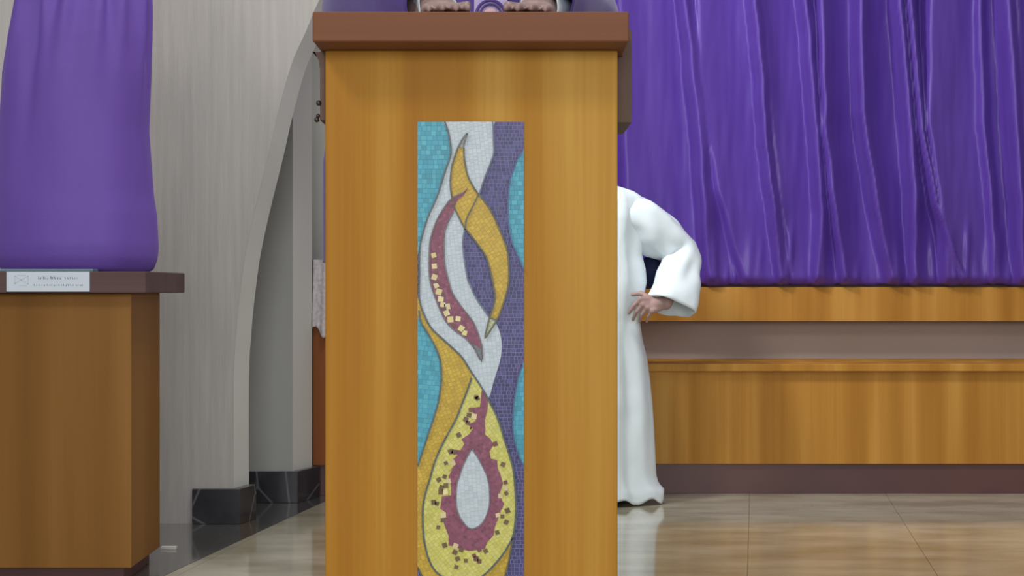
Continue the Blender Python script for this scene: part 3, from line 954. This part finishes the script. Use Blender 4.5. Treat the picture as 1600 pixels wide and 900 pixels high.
def head_extras(q, rot, s, parent):
    for sg in (-1, 1):
        bm = bmesh.new()
        add_ball(bm, q(0.13 * sg, 0.293, 0.0), 0.046 * s)
        link_bm('eye', bm, M['eye'], parent, True)
        bm = bmesh.new()
        add_ball(bm, q(0.13 * sg, 0.327, 0.0), 0.017 * s)
        link_bm('pupil', bm, M['hair'], parent, True)
    bm = bmesh.new()
    add_ball(bm, q(0, 0.345, -0.245), (0.1 * s, 0.035 * s, 0.028 * s), rot)
    link_bm('lips', bm, M['lip'], parent, True)
    bm = bmesh.new()
    add_ball(bm, q(0, -0.07, 0.13), (0.365 * s, 0.415 * s, 0.40 * s), rot, 32, 20)
    c = q(0, 0, 0)
    fw = Vector((rot[0][1], rot[1][1], rot[2][1]))
    for v in bm.verts:
        d = v.co - c
        n = pnoise(v.co * 60) * 0.01 * s
        if d.dot(fw) > 0.18 * s and d.z < 0.28 * s: v.co -= fw * (d.dot(fw) - 0.18 * s)
        if d.z < -0.12 * s: v.co.z = c.z - 0.12 * s + n
        v.co += d.normalized() * n
    link_bm('hair', bm, M['hair'], parent, True)

def frames(path):
    out = []
    n = len(path)
    prev = None
    for i in range(n):
        t = (path[min(n - 1, i + 1)] - path[max(0, i - 1)]).normalized()
        if prev is None:
            u = t.orthogonal().normalized()
        else:
            u = (prev - t * prev.dot(t)).normalized()
        prev = u
        out.append((t, u, t.cross(u)))
    return out

def sleeve(bm, path, radii, na=48, fold=0.05, seed=0.0, inner=True, sub=5, stretch=None):
    """wide cloth sleeve around path; radii per path point; open turned-in cuff at the end"""
    pr = [tuple(p) + (r,) for p, r in zip(path, radii)]
    pr = catmull(pr, False, sub)
    pth = [Vector(p[:3]) for p in pr]
    fr = frames(pth)
    rings = []
    for i, (c, p) in enumerate(zip(pth, pr)):
        t_, u, w = fr[i]
        ring = []
        for k in range(na):
            a = 2 * PI * k / na
            d = u * math.cos(a) + w * math.sin(a)
            f = 1 + fold * (0.6 * math.sin(3 * a + seed + i * 0.12) + 0.5 * math.sin(5 * a - i * 0.2 + seed * 2)) + fold * 0.35 * math.sin(i * 0.8 + 2.2 * math.sin(a + seed)) + fold * 0.9 * pnoise(c * 16 + d * 1.6 + Vector((seed, 0, 0)))
            v = d * p[3] * f
            if stretch: v = Vector((v.x * stretch[0], v.y * stretch[1], v.z * stretch[2]))
            ring.append(c + v)
        rings.append(ring)
    if inner:
        e = rings[-1]
        c = pth[-1]
        rings.append([c + (p - c) * 0.95 for p in e])
        for back in (6, 11):
            if len(pth) > back:
                b = pth[-1 - back]
                rings.append([b + (p - pth[-1 - back]) * 0.9 for p in rings[len(pth) - 1 - back]])
    add_loft(bm, rings, True, True)

def hand_parts(L, wrist, knuck_c, across, down, s, curls, thumb_dir, finger_dir, wr=0.02):
    """palm from wrist to knuckles, four fingers of unequal length, a thumb from the palm's side.
    across: unit vector index->little side, down: palm-side normal, s: hand length"""
    fd = finger_dir.normalized()
    L.append(('c', wrist, wrist + (knuck_c - wrist) * 0.35, wr, wr * 0.95))
    for k in range(4):
        o_ = across * ((k - 1.5) * s * 0.115)
        base = knuck_c + o_ - fd * (abs(k - 1.2) * 0.03 * s)
        L.append(('c', wrist + o_ * 0.55 + (knuck_c - wrist) * 0.15, base, s * 0.078, s * 0.062))
        ln = (0.40, 0.45, 0.41, 0.32)[k] * s
        r = s * (0.050, 0.050, 0.047, 0.042)[k]
        d = fd
        p = base
        for q_, (frac, cu) in enumerate(zip((0.45, 0.32, 0.23), curls[k])):
            ax = across
            d = (d * math.cos(cu) + down * math.sin(cu)).normalized()
            # keep the palm normal turning with the finger
            n_ = p + d * ln * frac
            L.append(('c', p, n_, r * (1 - 0.1 * q_), r * (0.93 - 0.12 * q_)))
            p = n_
    tb = wrist + (knuck_c - wrist) * 0.3 - across * (s * 0.17)
    td = thumb_dir.normalized()
    t1 = tb + td * s * 0.22
    t2 = t1 + (td * 0.6 + fd * 0.6).normalized() * s * 0.17
    L.append(('c', wrist + (knuck_c - wrist) * 0.12, tb, s * 0.075, s * 0.07))
    L.append(('c', tb, t1, s * 0.068, s * 0.058))
    L.append(('c', t1, t2, s * 0.056, s * 0.045))

# ---------------------------------------------------------------- altar server in a white alb
AD = 5.80
k_ = AD / F
cxs = (930 - 800) * k_
Z = lambda y, d=AD: CZ - (y - 450) * d / F
XX = lambda x, d=AD: (x - 800) * d / F
serv = empty('person', (cxs, AD, 0), 'person in a long white robe with one hand on the hip, standing before the bench', 'person')
L = []
hc = Vector((cxs - 0.01, AD - 0.02, Z(222)))
q, rot = head_parts(hc, 0.205, Vector((-0.3, -0.954, 0)).normalized(), L)
L.append(('c', Vector((cxs, AD + 0.01, Z(262))), Vector((cxs, AD + 0.01, Z(305))), 0.042, 0.045))
L.append(('c', Vector((cxs, AD, Z(335))), Vector((cxs, AD + 0.01, Z(410))), 0.075, 0.08))
L.append(('c', Vector((cxs, AD, Z(410))), Vector((cxs, AD, Z(500))), 0.085, 0.105))
for sg in (-1, 1):
    sh_ = Vector((cxs + 0.135 * sg, AD + 0.005, Z(322)))
    L.append(('c', Vector((cxs + 0.03 * sg, AD, Z(322))), sh_, 0.044, 0.04))
    hip = Vector((cxs + 0.07 * sg, AD, Z(510)))
    kn = Vector((cxs + 0.075 * sg, AD - 0.015, Z(640)))
    an = Vector((cxs + 0.08 * sg, AD + 0.01, 0.075))
    L.append(('c', hip, kn, 0.075, 0.05)); L.append(('c', kn, an, 0.048, 0.032))
    L.append(('c', an, Vector((cxs + 0.085 * sg, AD - 0.04, 0.035)), 0.03, 0.026))
sh_l = Vector((cxs + 0.135, AD + 0.005, Z(322)))
el = Vector((XX(1070), AD + 0.03, Z(395)))
wr = Vector((XX(1036), AD - 0.10, Z(474, AD - 0.10)))
L.append(('c', sh_l, el, 0.042, 0.034)); L.append(('c', el, wr, 0.033, 0.023))
HD = AD - 0.135
kc = P(1007, 479, HD)
fdir = (P(990, 497, HD) - P(1006, 482, HD)).normalized()
acr = (P(1016, 488, HD) - P(1004, 474, HD) + Vector((0, -0.004, 0))).normalized()
acr = (acr - fdir * acr.dot(fdir)).normalized()
hand_parts(L, P(1031, 474, AD - 0.11), kc, acr, Vector((0.0, 0.75, -0.55)).normalized(), 0.165,
           [(0.1, 0.6, 0.6), (0.35, 0.9, 0.7), (0.5, 1.0, 0.8), (0.6, 1.1, 0.8)], Vector((-0.75, 0.35, 0.45)), fdir, 0.023)
# far arm hanging
sr = Vector((cxs - 0.135, AD + 0.005, Z(322)))
er = Vector((cxs - 0.18, AD + 0.02, Z(420)))
wr2 = Vector((cxs - 0.185, AD - 0.05, Z(500)))
L.append(('c', sr, er, 0.042, 0.034)); L.append(('c', er, wr2, 0.033, 0.023))
hand_parts(L, wr2, wr2 + Vector((0, -0.012, -0.085)), Vector((0, 1, 0)), Vector((1, 0, 0)), 0.145,
           [(0.15, 0.2, 0.2), (0.2, 0.25, 0.2), (0.25, 0.3, 0.2), (0.3, 0.3, 0.2)], Vector((0, -0.7, -0.7)), Vector((0, 0, -1)), 0.022)
body = fused('body', L, serv, M['skin'], 0.0038, 3)
head_extras(q, rot, 0.205, serv)
for sg in (-1, 1):
    bm = bmesh.new()
    add_ball(bm, (cxs + 0.085 * sg, AD + 0.0, 0.038), (0.040, 0.090, 0.037), None, 20, 12)
    for v in bm.verts: v.co.z = max(v.co.z, 0.001)
    link_bm('shoe', bm, M['shoe'], serv, True)

# the alb: long tapering gown, silhouette traced on its right side
right = [(778, 1036), (770, 1037), (757, 1028), (742, 1024), (700, 1022), (650, 1020), (600, 1016), (560, 1011), (530, 1004), (500, 1000), (470, 1006), (440, 1012), (420, 1010), (400, 1004), (370, 1004), (340, 1008), (322, 1010), (308, 1004), (299, 990), (293, 972), (288, 955)]
tabR = sorted(right)
depth_t = sorted([(785, .13), (700, .135), (560, .125), (470, .115), (400, .112), (340, .105), (308, .085), (293, .06), (280, .05)])
rows = [784 - 5 * k for k in range(100)]
rows = [y for y in rows if y >= 288]
NA = 120
rings = []
for i, y in enumerate(rows):
    z = max(0.004, Z(y))
    hw = (lerp_table(tabR, y) - 930) * k_
    hd_ = lerp_table(depth_t, y)
    ring = []
    low = sstep(430, 720, y)
    for j in range(NA):
        t = 2 * PI * j / NA
        f = 1 + low * (0.07 * math.sin(6 * t + 0.8 + 0.004 * y) + 0.04 * math.sin(11 * t + 2.2)) * (1 - 0.6 * max(0, math.cos(t)) ** 4)
        f += 0.07 * pnoise(Vector((math.cos(t) * 2.4, math.sin(t) * 2.4, y * 0.008)))
        f += 0.035 * (1 - low) * math.sin(9 * t + 1.0 + y * 0.01) + 0.035 * low * math.sin(9 * t + y * 0.013)
        f += 0.03 * abs(pnoise(Vector((math.cos(t) * 3 + 5, math.sin(t) * 3, y * 0.02))))
        zz = max(z, 0.004 + 0.002 * i) + 0.010 * (1 + math.cos(11 * (t + 0.62))) * max(0, 1 - i / 9)
        ring.append(Vector((cxs + hw * math.cos(t) * (f if math.cos(t) < 0.6 else 1 + (f - 1) * 0.3), AD + hd_ * f * math.sin(t), zz)))
    rings.append(ring)
bm = bmesh.new()
bot = [Vector((cxs + (p.x - cxs) * 0.96, AD + (p.y - AD) * 0.96, p.z + 0.004)) for p in rings[0]]
bot2 = [Vector((cxs + (p.x - cxs) * 0.78, AD + (p.y - AD) * 0.85, 0.12)) for p in rings[0]]
# shoulder yoke closing at the neck
last = rings[-1]
for s_, zz in ((0.75, 0.006), (0.5, 0.012), (0.36, 0.02)):
    rings.append([Vector((cxs + (p.x - cxs) * s_, AD + (p.y - AD) * (s_ + 0.15), p.z + zz)) for p in last])
add_loft(bm, [bot2, bot] + rings, True, True)
sleeve(bm, [Vector((XX(955), AD, Z(330))), Vector((XX(985), AD, Z(334))), Vector((XX(1012), AD + .005, Z(352))), Vector((XX(1040), AD + .015, Z(373))), Vector((XX(1063), AD + .02, Z(391))),
            Vector((XX(1062), AD - .005, Z(418))), Vector((XX(1055), AD - .040, Z(446))), Vector((XX(1044), AD - .068, Z(480)))],
       [16 * k_, 32 * k_, 36 * k_, 34 * k_, 28 * k_, 30 * k_, 33 * k_, 39 * k_], 56, 0.13, 1.0)
sleeve(bm, [Vector((cxs - 0.12, AD, Z(330))), Vector((cxs - 0.155, AD + .005, Z(360))), Vector((cxs - 0.175, AD + .015, Z(400))),
            Vector((cxs - 0.185, AD - .01, Z(440))), Vector((cxs - 0.19, AD - .04, Z(480)))], [.08, .08, .075, .075, .085], 48, 0.06, 3.0)
alb = link_bm('alb', bm, M['alb'], serv, True)
# dark navy patch added to fill the gap between arm and body
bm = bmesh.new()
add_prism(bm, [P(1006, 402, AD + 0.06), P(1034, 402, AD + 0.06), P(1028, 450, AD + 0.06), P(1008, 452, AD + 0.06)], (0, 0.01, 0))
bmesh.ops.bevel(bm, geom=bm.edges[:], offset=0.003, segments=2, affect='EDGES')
tag(link_bm('gap_patch', bm, M['gap_fill'], serv, True), 'dark navy patch filling the gap in the crook of the arm')

# ---------------------------------------------------------------- priest behind the lectern
PD = 3.30
pcx = -0.04
pr = empty('person', (pcx, PD, 0), 'person in purple vestments behind the lectern, both hands resting on its top', 'person')
L = []
hs_ = 0.235
hc = Vector((pcx, PD - 0.03, 1.66))
q, rot = head_parts(hc, hs_, Vector((0, -1, 0)), L)
L.append(('c', Vector((pcx, PD, 1.57)), Vector((pcx, PD, 1.46)), 0.055, 0.065))
L.append(('c', Vector((pcx, PD, 1.40)), Vector((pcx, PD, 1.2)), 0.12, 0.115))
L.append(('c', Vector((pcx, PD, 1.2)), Vector((pcx, PD, 0.98)), 0.115, 0.13))
for sg in (-1, 1):
    sh_ = Vector((pcx + 0.17 * sg, PD, 1.42))
    L.append(('c', Vector((pcx + 0.04 * sg, PD, 1.43)), sh_, 0.07, 0.058))
    hip = Vector((pcx + 0.09 * sg, PD, 0.93)); kn = Vector((pcx + 0.10 * sg, PD - 0.01, 0.50)); an = Vector((pcx + 0.1 * sg, PD + 0.02, 0.09))
    L.append(('c', hip, kn, 0.09, 0.06)); L.append(('c', kn, an, 0.058, 0.04))
    L.append(('c', an, Vector((pcx + 0.11 * sg, PD - 0.10, 0.04)), 0.036, 0.03))
    elb = Vector((pcx + (0.23 if sg < 0 else 0.15) * sg, PD - 0.13, 1.25))
    wri = Vector((pcx + 0.083 * sg, 2.80, st + 0.034))
    L.append(('c', sh_, elb, 0.052, 0.042)); L.append(('c', elb, wri, 0.040, 0.026))
    kc = Vector((pcx + 0.068 * sg, 2.71, st + 0.020))
    hand_parts(L, wri, kc, Vector((sg, -0.05, 0)).normalized() , Vector((0, 0, -1)), 0.175,
               [(0.02, 0.05, 0.05), (0.02, 0.08, 0.05), (0.02, 0.08, 0.05), (0.04, 0.08, 0.05)], Vector((-0.25 * sg, -0.95, -0.05)), Vector((-0.12 * sg, -0.99, -0.06)), 0.026)
body = fused('body', L, pr, M['skin'], 0.004, 3)
for v in body.data.vertices:
    w = v.co + Vector((pcx, PD, 0))
    if w.y < 2.82 and 1.0 < w.z < st + 0.0012: v.co.z = st + 0.0012
head_extras(q, rot, hs_, pr)
for sg in (-1, 1):
    bm = bmesh.new()
    add_ball(bm, (pcx + 0.105 * sg, PD - 0.05, 0.045), (0.05, 0.14, 0.044), None, 20, 12)
    for v in bm.verts: v.co.z = max(v.co.z, 0.001)
    link_bm('shoe', bm, M['shoe'], pr, True)
# alb under the chasuble
rings = []
for i in range(60):
    z = 0.03 + (1.2 - 0.03) * i / 59
    hw = lerp_table([(0.03, .235), (0.5, .21), (0.95, .18), (1.2, .17)], z); hdp = lerp_table([(0.03, .16), (0.95, .14), (1.2, .13)], z)
    rings.append([Vector((pcx + hw * math.cos(t) * (1 + .05 * math.sin(8 * t) * (1 - z / 1.3)), PD + hdp * math.sin(t) * (1 + .08 * math.sin(8 * t + 1) * (1 - z / 1.3)), z)) for t in [2 * PI * j / 96 for j in range(96)]])
bm = bmesh.new()
add_loft(bm, rings)
for sg in (-1, 1):   # alb cuffs
    a = Vector((pcx + 0.12 * sg, 2.96, st + 0.052)); b = Vector((pcx + 0.086 * sg, 2.81, st + 0.042))
    sleeve(bm, [a, a.lerp(b, 0.5), b], [0.036, 0.034, 0.033], 32, 0.05, sg, sub=6)
link_bm('alb', bm, M['alb'], pr, True)
# chasuble
rings = []
for i in range(90):
    z = 0.80 + (1.50 - 0.80) * i / 89
    hl = lerp_table([(0.80, .335), (1.0, .335), (1.2, .30), (1.32, .275), (1.42, .262), (1.455, .235), (1.48, .16), (1.50, .085)], z)
    hr = lerp_table([(0.80, .225), (1.0, .23), (1.2, .235), (1.32, .245), (1.42, .255), (1.455, .235), (1.48, .16), (1.50, .085)], z)
    hdp = lerp_table([(0.80, .19), (1.1, .18), (1.3, .16), (1.42, .13), (1.50, .085)], z)
    ring = []
    for j in range(120):
        t = 2 * PI * j / 120
        low = sstep(1.5, 0.9, z)
        f = 1 + low * (0.05 * math.sin(7 * t + 1.0) + 0.03 * math.sin(12 * t + 0.3 + z * 3)) * (1 - abs(math.cos(t)) ** 3)
        hw = hr if math.cos(t) > 0 else hl
        zz = z + (0.10 * abs(math.cos(t)) ** 2 - 0.02) * (1 - i / 12) if i < 12 and False else z
        ring.append(Vector((pcx + hw * math.cos(t), PD + 0.0 + hdp * math.sin(t) * f, zz)))
    rings.append(ring)
inner = [[Vector((pcx + (p.x - pcx) * 0.96, PD + (p.y - PD) * 0.96, p.z)) for p in rings[0]], [Vector((pcx + (p.x - pcx) * 0.93, PD + (p.y - PD) * 0.93, p.z)) for p in rings[12]]][::-1]
bm = bmesh.new()
add_loft(bm, inner + rings)
for sg in (-1, 1):
    w_ = 1.0 if sg < 0 else 0.66
    sleeve(bm, [Vector((pcx + 0.15 * sg, PD, 1.40)), Vector((pcx + 0.215 * sg * w_, PD - 0.05, 1.33)), Vector((pcx + 0.235 * sg * w_, PD - 0.16, 1.275)), Vector((pcx + 0.20 * sg * w_, 3.02, 1.266)), Vector((pcx + 0.135 * sg * (w_ + 1) / 2, 2.89, 1.248)), Vector((pcx + 0.105 * sg, 2.83, 1.234))],
           [0.08, 0.088, 0.082, 0.075, 0.058, 0.040], 48, 0.05, 2.0 * sg)
link_bm('chasuble', bm, M['purple_vest'], pr, True)
# orphrey band with a round embroidered emblem on the chest
od = PD - 0.19
bm = bmesh.new()
rows_ = []
for i in range(50):
    z = 0.82 + (1.44 - 0.82) * i / 49
    hdp = lerp_table([(0.80, .19), (1.1, .18), (1.3, .16), (1.42, .13), (1.50, .085)], z)
    y = PD - hdp * 1.085 - 0.004
    rows_.append([Vector((pcx - 0.031, y, z)), Vector((pcx + 0.031, y, z)), Vector((pcx + 0.031, y + 0.02, z)), Vector((pcx - 0.031, y + 0.02, z))])
add_loft(bm, rows_)
tag(link_bm('orphrey', bm, M['orphrey'], pr), 'pale lavender embroidered band')
yo = PD - .165 * 1.085 - 0.009
bm = bmesh.new()
for r, rr_ in ((0.026, 0.003), (0.019, 0.002)):
    rg = []
    for k in range(41):
        t = 2 * PI * k / 40
        c = Vector((pcx + r * math.cos(t), yo, 1.262 + r * math.sin(t)))
        n = Vector((math.cos(t), 0, math.sin(t)))
        rg.append([c + n * rr_ * math.cos(a) + Vector((0, rr_ * math.sin(a), 0)) for a in [PI / 3 * u for u in range(6)]])
    add_loft(bm, rg, False, False)
link_bm('emblem_ring', bm, M['purple_vest'], pr, True)
bm = bmesh.new()
add_ball(bm, (pcx, yo + 0.002, 1.262), (0.014, 0.005, 0.012))
link_bm('emblem_centre', bm, M['orphrey_rose'], pr, True)
